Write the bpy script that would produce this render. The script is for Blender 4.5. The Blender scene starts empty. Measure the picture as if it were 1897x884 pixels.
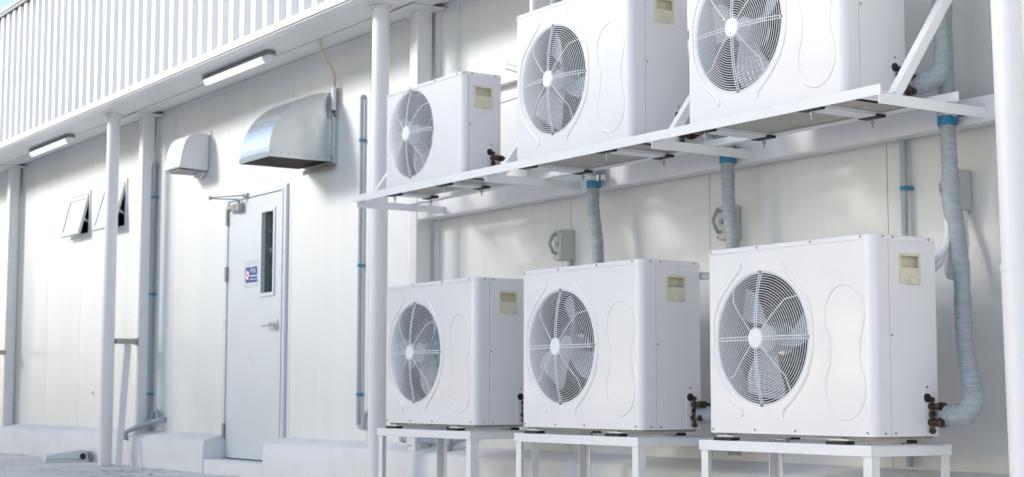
import bpy, math, random
from mathutils import Vector, Matrix

# ------------------------------------------------------------------ camera, light, exposure
S = bpy.context.scene
COL = S.collection
cam_d = bpy.data.cameras.new('camera'); cam = bpy.data.objects.new('camera', cam_d); COL.objects.link(cam)
cam_d.sensor_fit = 'HORIZONTAL'; cam_d.sensor_width = 36.0; cam_d.lens = 3012.1*36.0/1897.0
cam_d.clip_start = .05; cam_d.clip_end = 2000
YAW, PITCH, ROLL = 0.98333, 0.0961, 0.0016
CP = Vector((3.5357, -4.7939, 0.5516))
_f = Vector((-math.sin(YAW)*math.cos(PITCH), math.cos(YAW)*math.cos(PITCH), math.sin(PITCH)))
_r = Vector((math.cos(YAW), math.sin(YAW), 0)); _u = _r.cross(_f)
_r2 = math.cos(ROLL)*_r+math.sin(ROLL)*_u; _u2 = -math.sin(ROLL)*_r+math.cos(ROLL)*_u
M = Matrix((( _r2.x, _u2.x, -_f.x, CP.x), (_r2.y, _u2.y, -_f.y, CP.y), (_r2.z, _u2.z, -_f.z, CP.z), (0,0,0,1)))
cam.matrix_world = M
cam_d.dof.use_dof = True; cam_d.dof.focus_distance = 6.3; cam_d.dof.aperture_fstop = 5.6
S.camera = cam

SUN_TO = Vector((-.70, -1.0, .46)).normalized()            # towards the sun
SUN_EL = math.asin(SUN_TO.z); SUN_AZ = math.atan2(SUN_TO.x, SUN_TO.y)
w = bpy.data.worlds.new('World'); S.world = w; w.use_nodes = True
nt = w.node_tree; bg = nt.nodes['Background']
sky = nt.nodes.new('ShaderNodeTexSky'); sky.sky_type = 'NISHITA'; sky.sun_disc = False
sky.sun_elevation = SUN_EL; sky.sun_rotation = SUN_AZ; sky.air_density = 1.0; sky.dust_density = 0.7; sky.ozone_density = 1.0
nt.links.new(sky.outputs[0], bg.inputs[0]); bg.inputs[1].default_value = 0.15
sd = bpy.data.lights.new('sun', 'SUN'); sun = bpy.data.objects.new('sun', sd); COL.objects.link(sun)
sd.energy = 2.5; sd.angle = math.radians(14.0); sd.color = (1.0, .965, .925)
sun.rotation_euler = SUN_TO.to_track_quat('Z', 'Y').to_euler(); sun.location = (-8, -10, 8)
S.view_settings.view_transform = 'Standard'; S.view_settings.look = 'None'; S.view_settings.gamma = 1
S.view_settings.exposure = 0.90
S.render.engine = 'CYCLES'

# ------------------------------------------------------------------ materials
def mat(name, c, rough=.5, metal=0., c2=None, cscale=3., camt=(.4, .7), bump=0., bscale=40., bdet=3., coat=0., rvar=0., stretch=None, spec=None):
    m = bpy.data.materials.new(name); m.use_nodes = True
    t = m.node_tree; b = t.nodes['Principled BSDF']
    b.inputs['Base Color'].default_value = (*c, 1); b.inputs['Roughness'].default_value = rough; b.inputs['Metallic'].default_value = metal
    if coat: b.inputs['Coat Weight'].default_value = coat; b.inputs['Coat Roughness'].default_value = .08
    if spec is not None: b.inputs['Specular IOR Level'].default_value = spec
    if c2 or bump or rvar:
        g = t.nodes.new('ShaderNodeNewGeometry'); src = g.outputs['Position']
        if stretch:
            mp = t.nodes.new('ShaderNodeMapping'); mp.inputs['Scale'].default_value = stretch
            t.links.new(src, mp.inputs[0]); src = mp.outputs[0]
    if c2 or rvar:
        n = t.nodes.new('ShaderNodeTexNoise'); n.inputs['Scale'].default_value = cscale; n.inputs['Detail'].default_value = 6; n.inputs['Roughness'].default_value = .65
        t.links.new(src, n.inputs['Vector'])
    if c2:
        r = t.nodes.new('ShaderNodeValToRGB'); r.color_ramp.elements[0].position = camt[0]; r.color_ramp.elements[1].position = camt[1]
        r.color_ramp.elements[0].color = (*c, 1); r.color_ramp.elements[1].color = (*c2, 1)
        t.links.new(n.outputs[0], r.inputs[0]); t.links.new(r.outputs[0], b.inputs['Base Color'])
    if rvar:
        mr = t.nodes.new('ShaderNodeMapRange'); mr.inputs[3].default_value = max(.02, rough-rvar); mr.inputs[4].default_value = rough+rvar
        mr.inputs[1].default_value = .3; mr.inputs[2].default_value = .7
        t.links.new(n.outputs[0], mr.inputs[0]); t.links.new(mr.outputs[0], b.inputs['Roughness'])
    if bump:
        n2 = t.nodes.new('ShaderNodeTexNoise'); n2.inputs['Scale'].default_value = bscale; n2.inputs['Detail'].default_value = bdet
        t.links.new(src, n2.inputs['Vector'])
        bp = t.nodes.new('ShaderNodeBump'); bp.inputs['Strength'].default_value = bump; bp.inputs['Distance'].default_value = .01
        t.links.new(n2.outputs[0], bp.inputs['Height']); t.links.new(bp.outputs[0], b.inputs['Normal'])
    return m
MW = {}
MW['ac'] = mat('ac_white_enamel', (.81,.795,.81), .33, c2=(.78,.765,.775), cscale=2.2, camt=(.45,.8), coat=.7, rvar=.06, bump=.03, bscale=6, bdet=1)
MW['acside'] = mat('ac_side_enamel', (.775,.76,.775), .38, c2=(.74,.72,.735), cscale=3, camt=(.45,.8), coat=.15, rvar=.06)
MW['wire'] = mat('grille_white_wire', (.82,.83,.85), .35)
MW['blade'] = mat('fan_grey_plastic', (.52,.54,.58), .12, spec=1.0, coat=.8)
MW['shroud'] = mat('shroud_grey', (.13,.155,.185), .35)
MW['inside'] = mat('inside_dark', (.06,.065,.07), .6)
MW['motor'] = mat('motor_grey_metal', (.72,.72,.73), .2, metal=.85)
MW['cream'] = mat('cream_plastic', (.70,.66,.50), .5, c2=(.66,.61,.45), cscale=20)
MW['black'] = mat('black_rubber', (.012,.012,.014), .55)
MW['brass'] = mat('old_brass', (.13,.085,.05), .42, metal=.75, c2=(.05,.035,.03), cscale=60, camt=(.4,.6))
MW['steel'] = mat('screw_steel', (.35,.35,.36), .35, metal=.9)
MW['pan'] = mat('base_pan_beige', (.46,.43,.38), .6, c2=(.28,.20,.14), cscale=9, camt=(.56,.75))
MW['panel'] = mat('cold_room_panel', (.765,.765,.755), .34, c2=(.72,.72,.71), cscale=1.3, camt=(.40,.72), rvar=.05, bump=.05, bscale=1.4, bdet=1, stretch=(3.5,1,.35))
MW['seam'] = mat('panel_joint_grey', (.42,.42,.41), .6)
MW['trim'] = mat('trim_white_sheet', (.74,.74,.74), .4, bump=.05, bscale=4)
MW['paint'] = mat('white_gloss_paint', (.78,.78,.78), .24, c2=(.71,.70,.685), cscale=7, camt=(.5,.8), bump=.04, bscale=45, rvar=.025)
MW['frame'] = mat('stand_white_paint', (.80,.80,.80), .38, c2=(.70,.69,.67), cscale=14, camt=(.56,.8), bump=.08, bscale=70)
MW['pvcw'] = mat('white_pvc', (.80,.79,.80), .33, c2=(.75,.745,.755), cscale=2.5, camt=(.45,.8), stretch=(1,1,.25))
MW['clad'] = mat('white_metal_cladding', (.78,.775,.77), .38, c2=(.75,.745,.74), cscale=2, camt=(.4,.8))
MW['soffit'] = mat('soffit_white_sheet', (.80,.80,.80), .38, c2=(.76,.76,.76), cscale=3, camt=(.4,.8))
MW['roofedge'] = mat('roof_edge_grey', (.40,.41,.40), .5)
MW['plinth'] = mat('painted_concrete', (.78,.78,.785), .7, c2=(.70,.695,.69), cscale=3.5, camt=(.52,.75), bump=.35, bscale=14, bdet=6)
MW['door'] = mat('door_paint', (.655,.685,.71), .30, c2=(.625,.66,.685), cscale=1.5, camt=(.4,.8), rvar=.04)
MW['alu'] = mat('aluminium', (.62,.64,.65), .38, metal=.55)
MW['alud'] = mat('dull_steel', (.36,.36,.35), .4, metal=.8)
MW['conduit'] = mat('grey_blue_pvc', (.38,.43,.465), .42, c2=(.34,.39,.425), cscale=6)
MW['wrap'] = mat('pipe_wrap_tape', (.40,.44,.46), .5, c2=(.30,.335,.355), cscale=4, camt=(.35,.72), bump=.9, bscale=5, bdet=3, stretch=(2.5,2.5,18))
MW['blue'] = mat('blue_clip', (.02,.22,.38), .4)
MW['iso'] = mat('isolator_grey', (.52,.535,.50), .5)
MW['isod'] = mat('isolator_knob_grey', (.36,.40,.40), .45)
MW['flex'] = mat('white_flex', (.74,.74,.75), .45)
MW['cable'] = mat('beige_cable', (.60,.50,.41), .55)
MW['bait'] = mat('pale_plastic', (.68,.71,.71), .5)
MW['signb'] = mat('sign_blue', (.006,.05,.30), .35)
MW['signw'] = mat('sign_white', (.82,.82,.82), .4)
MW['signr'] = mat('sign_red', (.55,.03,.06), .4)
MW['film'] = mat('clear_film_backing', (.60,.62,.66), .2)
MW['glassd'] = mat('door_glass', (.03,.045,.045), .03, spec=.9)
MW['pane'] = mat('frosted_white_pane', (.80,.81,.82), .08, coat=.5)
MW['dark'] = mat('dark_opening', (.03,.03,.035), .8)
MW['mesh'] = mat('rusty_mesh', (.055,.04,.035), .7)
MW['meshl'] = mat('mesh_wire', (.11,.085,.075), .6)
MW['diff'] = mat('lamp_diffuser', (.86,.87,.88), .2, coat=.6)
_b = MW['diff'].node_tree.nodes['Principled BSDF']; _b.inputs['Emission Color'].default_value = (.95,.98,1,1); _b.inputs['Emission Strength'].default_value = .45
MW['lampb'] = mat('lamp_body_grey', (.24,.235,.23), .5)
MW['gal'] = mat('galvanised_steel', (.60,.63,.645), .24, metal=.85, c2=(.50,.54,.565), cscale=14, camt=(.3,.8), bump=.015, bscale=3, rvar=.03)
MW['cowl'] = mat('cowl_white_plastic', (.74,.73,.76), .4, c2=(.70,.69,.71), cscale=4)
MW['sash'] = mat('sash_grey_paint', (.56,.585,.60), .4)
MW['leaf'] = mat('hedge_leaves', (.055,.085,.022), .55, c2=(.12,.13,.03), cscale=2.5, camt=(.4,.7))
MW['stem'] = mat('hedge_stem', (.08,.06,.04), .8)
MW['rust'] = mat('rust_stain', (.30,.17,.09), .8)

# galvanised spangle
t = MW['gal'].node_tree
# coil fins: fine vertical stripes are a pattern of the coil itself
def coil_mat():
    m = bpy.data.materials.new('coil_fins'); m.use_nodes = True; t = m.node_tree; b = t.nodes['Principled BSDF']
    b.inputs['Roughness'].default_value = .5; b.inputs['Metallic'].default_value = .3
    g = t.nodes.new('ShaderNodeTexCoord'); wv = t.nodes.new('ShaderNodeTexWave'); wv.bands_direction = 'Z'; wv.inputs['Scale'].default_value = 13
    t.links.new(g.outputs['Object'], wv.inputs[0])
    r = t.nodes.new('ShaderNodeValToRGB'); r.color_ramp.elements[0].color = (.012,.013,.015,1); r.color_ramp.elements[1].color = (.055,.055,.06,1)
    t.links.new(wv.outputs[1], r.inputs[0]); t.links.new(r.outputs[0], b.inputs['Base Color'])
    return m
MW['coil'] = coil_mat()
def ground_mat():
    m = bpy.data.materials.new('yard_concrete'); m.use_nodes = True; t = m.node_tree; b = t.nodes['Principled BSDF']; b.inputs['Roughness'].default_value = .8
    g = t.nodes.new('ShaderNodeNewGeometry')
    n1 = t.nodes.new('ShaderNodeTexNoise'); n1.inputs['Scale'].default_value = 1.6; n1.inputs['Detail'].default_value = 8
    n2 = t.nodes.new('ShaderNodeTexNoise'); n2.inputs['Scale'].default_value = 22; n2.inputs['Detail'].default_value = 6
    v = t.nodes.new('ShaderNodeTexVoronoi'); v.feature = 'DISTANCE_TO_EDGE'; v.inputs['Scale'].default_value = .7
    n3 = t.nodes.new('ShaderNodeTexNoise'); n3.inputs['Scale'].default_value = 2.5; n3.inputs['Detail'].default_value = 5
    vm = t.nodes.new('ShaderNodeVectorMath'); vm.operation = 'ADD'
    for n in (n1, n2, n3): t.links.new(g.outputs['Position'], n.inputs['Vector'])
    t.links.new(g.outputs['Position'], vm.inputs[0]); t.links.new(n3.outputs[1], vm.inputs[1]); t.links.new(vm.outputs[0], v.inputs['Vector'])
    r1 = t.nodes.new('ShaderNodeValToRGB'); r1.color_ramp.elements[0].color = (.66,.63,.595,1); r1.color_ramp.elements[1].color = (.80,.775,.745,1)
    r1.color_ramp.elements[0].position = .35; r1.color_ramp.elements[1].position = .62
    t.links.new(n1.outputs[0], r1.inputs[0])
    r2 = t.nodes.new('ShaderNodeValToRGB'); r2.color_ramp.elements[0].color = (.88,.87,.86,1); r2.color_ramp.elements[1].color = (1,1,1,1)
    r2.color_ramp.elements[0].position = .35; r2.color_ramp.elements[1].position = .6
    t.links.new(n2.outputs[0], r2.inputs[0])
    mx = t.nodes.new('ShaderNodeMix'); mx.data_type = 'RGBA'; mx.blend_type = 'MULTIPLY'; mx.inputs[0].default_value = 1
    t.links.new(r1.outputs[0], mx.inputs[6]); t.links.new(r2.outputs[0], mx.inputs[7])
    r3 = t.nodes.new('ShaderNodeValToRGB'); r3.color_ramp.elements[0].color = (.35,.33,.31,1); r3.color_ramp.elements[1].color = (1,1,1,1)
    r3.color_ramp.elements[0].position = .004; r3.color_ramp.elements[1].position = .016
    t.links.new(v.outputs[0], r3.inputs[0])
    mx2 = t.nodes.new('ShaderNodeMix'); mx2.data_type = 'RGBA'; mx2.blend_type = 'MULTIPLY'; mx2.inputs[0].default_value = 1
    t.links.new(mx.outputs[2], mx2.inputs[6]); t.links.new(r3.outputs[0], mx2.inputs[7]); t.links.new(mx2.outputs[2], b.inputs['Base Color'])
    bp = t.nodes.new('ShaderNodeBump'); bp.inputs['Strength'].default_value = .5; bp.inputs['Distance'].default_value = .02
    t.links.new(n2.outputs[0], bp.inputs['Height']); t.links.new(bp.outputs[0], b.inputs['Normal'])
    return m
MW['ground'] = ground_mat()

# ------------------------------------------------------------------ mesh helpers
def wloc(o):
    v = Vector((0,0,0))
    while o is not None: v += o.location; o = o.parent
    return v
class MB:
    def __init__(s): s.v = []; s.f = []; s.mi = []; s.m = 0
    def face(s, pts):
        i = len(s.v); s.v += [tuple(p) for p in pts]; s.f.append(tuple(range(i, i+len(pts)))); s.mi.append(s.m)
    def box(s, x0, x1, y0, y1, z0, z1):
        i = len(s.v)
        s.v += [(x0,y0,z0),(x1,y0,z0),(x1,y1,z0),(x0,y1,z0),(x0,y0,z1),(x1,y0,z1),(x1,y1,z1),(x0,y1,z1)]
        for f in ((3,2,1,0),(4,5,6,7),(0,1,5,4),(1,2,6,5),(2,3,7,6),(3,0,4,7)):
            s.f.append(tuple(i+k for k in f)); s.mi.append(s.m)
        return s
    def hexa(s, p):   # 8 points, bottom ring then top ring
        i = len(s.v); s.v += [tuple(q) for q in p]
        for f in ((3,2,1,0),(4,5,6,7),(0,1,5,4),(1,2,6,5),(2,3,7,6),(3,0,4,7)):
            s.f.append(tuple(i+k for k in f)); s.mi.append(s.m)
        return s
    def bar(s, a, b, wx, wz, up=(0,0,1)):   # rectangular bar from a to b
        a = Vector(a); b = Vector(b); d = (b-a).normalized(); r = d.cross(Vector(up)).normalized(); u = r.cross(d)
        c = [(-wx/2,-wz/2),(wx/2,-wz/2),(wx/2,wz/2),(-wx/2,wz/2)]
        A = [a+r*x+u*z for x, z in c]; B = [b+r*x+u*z for x, z in c]
        return s.hexa([A[0],A[1],B[1],B[0],A[3],A[2],B[2],B[3]])
    def tube(s, pts, r, n=12, cap=True, closed=False, up=None, flat=1.0):
        pts = [Vector(p) for p in pts]; k = len(pts)
        rs = r if isinstance(r, (list, tuple)) else [r]*k
        i0 = len(s.v); prev = None
        for j in range(k):
            if closed: d = (pts[(j+1)%k]-pts[j-1]).normalized()
            else: d = (pts[min(j+1,k-1)]-pts[max(j-1,0)]).normalized()
            if up is not None: nrm = Vector(up)
            elif prev is None:
                nrm = Vector((0,0,1)) if abs(d.z) < .9 else Vector((1,0,0))
            else: nrm = prev
            nrm = (nrm-d*nrm.dot(d)).normalized(); bi = d.cross(nrm); prev = nrm
            for q in range(n):
                a = 2*math.pi*q/n
                s.v.append(tuple(pts[j]+nrm*(math.cos(a)*rs[j]*flat)+bi*(math.sin(a)*rs[j])))
        for j in range(k if closed else k-1):
            j2 = (j+1) % k
            for q in range(n):
                q2 = (q+1) % n
                s.f.append((i0+j*n+q, i0+j*n+q2, i0+j2*n+q2, i0+j2*n+q)); s.mi.append(s.m)
        if cap and not closed:
            s.f.append(tuple(i0+q for q in reversed(range(n)))); s.mi.append(s.m)
            s.f.append(tuple(i0+(k-1)*n+q for q in range(n))); s.mi.append(s.m)
        return s
    def cyl(s, a, b, r, n=16, r2=None): return s.tube([a, b], [r, r if r2 is None else r2], n)
    def disc_y(s, x, y, z, r, th, n=12): return s.cyl((x,y,z), (x,y-th,z), r, n)
    def prism(s, prof, axis, a, b):   # closed 2-D outline extruded along an axis
        def P(u, v, t): return {'x': (t,u,v), 'y': (u,t,v), 'z': (u,v,t)}[axis]
        n = len(prof); i = len(s.v)
        s.v += [P(u,v,a) for u, v in prof]+[P(u,v,b) for u, v in prof]
        for q in range(n):
            q2 = (q+1) % n; s.f.append((i+q, i+q2, i+n+q2, i+n+q)); s.mi.append(s.m)
        s.f.append(tuple(i+q for q in reversed(range(n)))); s.mi.append(s.m)
        s.f.append(tuple(i+n+q for q in range(n))); s.mi.append(s.m)
        return s
    def build(s, name, m, parent=None, at=None, bevel=0., smooth=35., fix=True, seg=2):
        o_loc = Vector(at) if at is not None else Vector((0,0,0))
        base = (wloc(parent) if parent else Vector((0,0,0)))
        off = base+o_loc if parent is not None else o_loc
        me = bpy.data.meshes.new(name)
        me.from_pydata([(x-off.x, y-off.y, z-off.z) for x, y, z in s.v], [], s.f)
        for mm in (m if isinstance(m, (list, tuple)) else [m]): me.materials.append(mm if not isinstance(mm, str) else MW[mm])
        me.polygons.foreach_set('material_index', s.mi)
        me.update()
        if fix:
            import bmesh
            bm = bmesh.new(); bm.from_mesh(me); bmesh.ops.recalc_face_normals(bm, faces=bm.faces); bm.to_mesh(me); bm.free()
        if smooth:
            me.shade_smooth(); me.set_sharp_from_angle(angle=math.radians(smooth))
        ob = bpy.data.objects.new(name, me); COL.objects.link(ob); ob.location = o_loc
        if parent is not None: ob.parent = parent
        if bevel:
            b = ob.modifiers.new('bevel', 'BEVEL'); b.width = bevel; b.segments = seg; b.limit_method = 'ANGLE'; b.angle_limit = math.radians(40); b.harden_normals = False
        return ob
def tag(o, label=None, cat=None, group=None, kind=None):
    if label: o['label'] = label
    if cat: o['category'] = cat
    if group: o['group'] = group
    if kind: o['kind'] = kind
    return o
def thing(name, label, cat, loc, group=None):
    o = bpy.data.objects.new(name, None); COL.objects.link(o); o.location = loc; o.empty_display_size = .1
    return tag(o, label, cat, group)
def kids(o): return [c for c in bpy.data.objects if c.parent == o]
def copy_tree(o, parent=None):
    c = o.copy(); COL.objects.link(c)
    if parent is not None: c.parent = parent
    for ch in kids(o): copy_tree(ch, c)
    return c
def spline(pts, n=8):
    P = [Vector(p) for p in pts]; P = [2*P[0]-P[1]]+P+[2*P[-1]-P[-2]]; out = []
    for i in range(1, len(P)-2):
        for k in range(n):
            t = k/n; a, b, c, d = P[i-1:i+3]
            out.append(.5*((2*b)+(c-a)*t+(2*a-5*b+4*c-d)*t*t+(3*b-a-3*c+d)*t**3))
    out.append(P[-2]); return out
def rrect(x0, x1, y0, y1, r, n=4):
    o = []
    for cx, cy, a0 in ((x1-r,y1-r,0),(x0+r,y1-r,90),(x0+r,y0+r,180),(x1-r,y0+r,270)):
        for k in range(n+1):
            a = math.radians(a0+90*k/n); o.append((cx+r*math.cos(a), cy+r*math.sin(a)))
    return o

# ------------------------------------------------------------------ ground
g = MB(); g.face([(-150,-150,0),(150,-150,0),(150,150,0),(-150,150,0)])
tag(g.build('ground', 'ground', smooth=0, fix=False), 'pale stained concrete yard in front of the white building', 'ground', kind='structure')

# ------------------------------------------------------------------ the building
XL, XR = -17.0, 4.0
ZS = 2.765
bld = thing('building', 'long white cold store building with ribbed metal fascia and panel walls', 'building', (-5, 0, 0))
seams = [-16.6,-15.6,-14.6,-13.6,-12.42,-11.48,-10.56,-9.42,-8.414,-7.391,-6.335,-5.25,-4.196,-3.123,-2.05,-.973,.1,1.17,2.24,3.3,4.3]
holes = [(-7.391,-6.383,.0,1.98),(-10.89,-10.34,1.944,2.35),(-10.0,-9.445,1.93,2.35)]
wb = MB()
def wall_panel(x0, x1, z0, z1):
    xs = sorted({x0, x1}|{min(max(h[k], x0), x1) for h in holes for k in (0,1)})
    for a, b in zip(xs[:-1], xs[1:]):
        if b-a < .004: continue
        hz = [(h[2], h[3]) for h in holes if h[0] < (a+b)/2 < h[1]]
        if not hz: wb.box(a, b, 0, .05, z0, z1); continue
        if hz[0][0] > z0: wb.box(a, b, 0, .05, z0, hz[0][0])
        wb.box(a, b, 0, .05, hz[0][1], z1)
for a, b in zip(seams[:-1], seams[1:]): wall_panel(a+.002, b-.002, .255, 2.95)
wb.build('wall', 'panel', bld, smooth=0)
bk = MB()
for x0, x1 in ((XL,-10.95),(-10.30,-10.05),(-9.40,-7.42),(-6.36,XR+.3)): bk.box(x0, x1, .052, .10, .2, 3.9)
bk.box(-7.42,-6.36,.052,.10,2.0,3.9); bk.box(-10.95,-10.30,.052,.10,2.36,3.9); bk.box(-10.05,-9.40,.052,.10,2.36,3.9); bk.box(-10.95,-10.30,.052,.10,.2,1.93); bk.box(-10.05,-9.40,.052,.10,.2,1.92)
bk.build('wall_core', 'seam', bld, smooth=0)
# dark inside behind the windows and the door
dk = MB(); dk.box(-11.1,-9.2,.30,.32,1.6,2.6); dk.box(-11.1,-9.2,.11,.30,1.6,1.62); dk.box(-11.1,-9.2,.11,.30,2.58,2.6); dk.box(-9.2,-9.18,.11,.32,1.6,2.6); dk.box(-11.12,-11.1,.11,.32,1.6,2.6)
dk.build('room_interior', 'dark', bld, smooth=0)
# corner trims beside the columns
for x in (-12.44, -8.815, -4.425):
    ct = MB(); ct.box(x-.03, x+.02, -.012, -.001, .26, 2.79); ct.build('joint_trim', 'trim', bld, smooth=0)
# soffit: small ribs running across, seen from below
so = MB(); y0, y1 = -.505, -.264; n = int((XR-XL)/.034); x = XL; prev = None
for i in range(n):
    a = XL+i*.034
    pr = [(a,ZS),(a+.017,ZS),(a+.021,ZS+.013),(a+.030,ZS+.013),(a+.034,ZS)]
    for (xa,za),(xb,zb) in zip(pr[:-1],pr[1:]): so.face([(xa,y0,za),(xb,y0,zb),(xb,y1,zb),(xa,y1,za)])
so.build('soffit', 'soffit', bld, smooth=0, fix=False)
sg = MB(); sg.box(XL, XR, -.275, -.236, ZS+.0135, ZS+.06); sg.build('soffit_gap', 'dark', bld, smooth=0)
cn = MB(); cn.box(XL, XR, -.235, -.10, 2.775, 2.84); cn.box(XL, XR, -.099, -.002, 2.80, 2.86); cn.box(XL, XR, -.012, -.001, 2.785, 2.7985); 
for x in (-12.38,-8.825,-4.50,-.178): cn.box(x-.17,x+.17,-.2345,-.0125,2.7665,2.7745)
cn.build('cornice', 'trim', bld, bevel=.003)
# fascia cladding
FY = -.53; pitch = .171; rib = .04
fa = MB(); i = 0; x = XL
while x < XR:
    pr = [(x,FY),(x+.080,FY),(x+.092,FY-rib),(x+.157,FY-rib),(x+.171,FY)]
    for (xa,ya),(xb,yb) in zip(pr[:-1],pr[1:]):
        fa.face([(xa,ya,2.815),(xb,yb,2.815),(xb,yb,3.985),(xa,ya,3.985)])
    x += pitch
fa.build('fascia_cladding', 'clad', bld, smooth=0, fix=False)
ft = MB(); ft.box(XL, XR, -.585, -.575, 2.768, 2.815); ft.box(XL, XR, -.574, -.503, 2.758, 2.767); ft.box(XL, XR, -.574, -.520, 2.8145, 2.820)
ft.build('fascia_trim', 'clad', bld, bevel=.002)
re_ = MB(); re_.box(XL, XR, -.60, .5, 4.012, 4.055); re_.box(XL, XR, -.592, -.575, 3.99, 4.011); re_.build('roof_edge', ['roofedge'], bld, bevel=.004)
ri = MB(); ri.box(XL, XR, -.50, .5, 3.99, 4.0); ri.box(XL,XR,-.50,-.49,2.86,3.98); ri.build('roof_core', 'roofedge', bld, smooth=0)
# plinths with a hand-finished edge
def plinth(x0, x1, seed):
    rnd = random.Random(seed); p = MB(); n = int((x1-x0)/.25)+1; rows = []
    for i in range(n+1):
        x = x0+(x1-x0)*i/n; j = lambda s: rnd.uniform(-s, s)
        e = 0 if i in (0, n) else 1
        rows.append([(x,.045,.272),(x,-.001,.270),(x,-.145+j(.006)*e,.236+j(.006)*e),(x,-.158+j(.006)*e,.228+j(.005)*e),(x,-.166+j(.006)*e,.212+j(.006)*e),(x,-.170+j(.006)*e,.10),(x,-.172+j(.01)*e,-.01),(x,.045,-.01)])
    for a, b in zip(rows[:-1], rows[1:]):
        for k in range(len(a)):
            k2 = (k+1) % len(a); p.face([a[k], a[k2], b[k2], b[k]])
    p.face(rows[0]); p.face(list(reversed(rows[-1])))
    import bmesh
    o = p.build('plinth', 'plinth', bld, smooth=0)
    bm = bmesh.new(); bm.from_mesh(o.data); bmesh.ops.remove_doubles(bm, verts=bm.verts, dist=1e-5); bmesh.ops.recalc_face_normals(bm, faces=bm.faces); bm.to_mesh(o.data); bm.free()
    o.data.shade_smooth(); o.data.set_sharp_from_angle(angle=math.radians(50)); return o
plinth(XL, -7.368, 1); plinth(-6.374, XR, 2)
st = MB(); st.box(-7.366, -6.376, -.168, .05, -.01, .098); st.build('door_step', 'plinth', bld, bevel=.012)
lv = MB(); lv.box(-12.72,-12.50,-.012,-.001,1.95,2.42); lv.build('louvre_opening', 'dark', bld, smooth=0)
# door
dl = MB(); dl.box(-7.340,-6.775,-.012,.03,.108,1.935); dl.box(-6.583,-6.452,-.012,.03,.108,1.935); dl.box(-6.775,-6.583,-.012,.03,.108,1.25); dl.box(-6.775,-6.583,-.012,.03,1.812,1.935)
door = dl.build('door', 'door', bld, smooth=0)
df = MB(); df.box(-7.389,-7.344,-.022,.04,.1,1.975); df.box(-6.448,-6.385,-.022,.04,.1,1.975); df.box(-7.3435,-6.4485,-.022,.04,1.939,1.975); df.box(-6.436,-6.424,-.028,-.0222,.272,1.95)
df.build('frame', 'door', door, bevel=.004)
tb = MB(); tb.box(-7.34,-6.45,-.006,.03,.0995,.1075); tb.build('threshold_gap', 'dark', door, smooth=0)
vf = MB(); vf.box(-6.800,-6.772,-.020,-.0125,1.225,1.838); vf.box(-6.586,-6.560,-.020,-.0125,1.225,1.838); vf.box(-6.7715,-6.5865,-.020,-.0125,1.225,1.252); vf.box(-6.7715,-6.5865,-.020,-.0125,1.810,1.838)
vf.build('window_frame', 'door', door, bevel=.002)
vg = MB(); vg.box(-6.774,-6.584,.012,.018,1.251,1.811); vg.build('window_glass', 'glassd', door, smooth=0)
for z in (1.822, 1.415, .295):
    h = MB(); h.cyl((-7.346,-.024,z-.055),(-7.346,-.024,z+.055),.010,12); h.box(-7.375,-7.347,-.0265,-.0225,z-.05,z+.05); h.build('hinge', 'alud', door)
hd = MB(); hd.cyl((-6.525,-.0125,1.025),(-6.525,-.022,1.025),.034,24); hd.cyl((-6.525,-.022,1.025),(-6.525,-.062,1.025),.014,16)
hd.tube(spline([(-6.525,-.058,1.025),(-6.56,-.064,1.026),(-6.62,-.064,1.026),(-6.67,-.058,1.022)],4), [.013]*4+[.012]*4+[.010]*4+[.008], 10); hd.build('handle', 'alu', door)
cl = MB(); cl.box(-7.20,-7.08,-.06,-.0125,1.855,1.905); cl.cyl((-7.29,-.04,1.882),(-7.20,-.04,1.882),.022,14); cl.cyl((-7.125,-.036,1.905),(-7.125,-.036,1.935),.011,10)
cl.bar((-7.13,-.036,1.938),(-7.25,-.20,1.945),.022,.007); cl.bar((-7.25,-.20,1.953),(-7.02,-.035,1.958),.018,.007); cl.cyl((-7.25,-.20,1.935),(-7.25,-.20,1.962),.011,10); cl.box(-7.05,-6.99,-.04,-.0225,1.944,1.972)
cl.build('door_closer', 'alud', door, bevel=.003)
# windows (top hung, propped open)
def window(x0, x1, z0, z1, out):
    f = MB(); t_ = .028
    f.box(x0,x0+t_,-.014,.05,z0,z1); f.box(x1-t_,x1,-.014,.05,z0,z1); f.box(x0+t_+.0005,x1-t_-.0005,-.014,.05,z0,z0+t_); f.box(x0+t_+.0005,x1-t_-.0005,-.014,.05,z1-t_,z1)
    wn = f.build('window', 'trim', bld, bevel=.002)
    a = math.asin(out/.38); L = z1-z0-.035; xa, xb = x0+.026, x1-.026; zt = z1-.038
    def P(x, s, d): return (x, .004-s*math.sin(a)-d*math.cos(a), zt-s*math.cos(a)+d*math.sin(a))
    def bx(mb, xa, xb, s0, s1, d0, d1): mb.hexa([P(xa,s0,d0),P(xb,s0,d0),P(xb,s1,d0),P(xa,s1,d0),P(xa,s0,d1),P(xb,s0,d1),P(xb,s1,d1),P(xa,s1,d1)])
    s = MB(); k = .042
    bx(s,xa,xa+k,0,L,0,.024); bx(s,xb-k,xb,0,L,0,.024); bx(s,xa+k+.0005,xb-k-.0005,0,k,0,.024); bx(s,xa+k+.0005,xb-k-.0005,L-k,L,0,.024)
    s.build('sash', 'sash', wn, bevel=.002)
    p = MB(); bx(p,xa+k-.004,xb-k+.004,k-.004,L-k+.004,.010,.016); p.build('pane', 'pane', wn, smooth=0)
    for xs_ in (xb-.012, xa+.012):
        q = MB(); q.bar((xs_,.0,z0+.12),P(xs_,L*.62,-.002),.006,.018); q.build('stay', 'alud', wn, smooth=0)
window(-10.89,-10.34,1.944,2.35,.088); window(-10.0,-9.445,1.93,2.35,.10)

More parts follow.
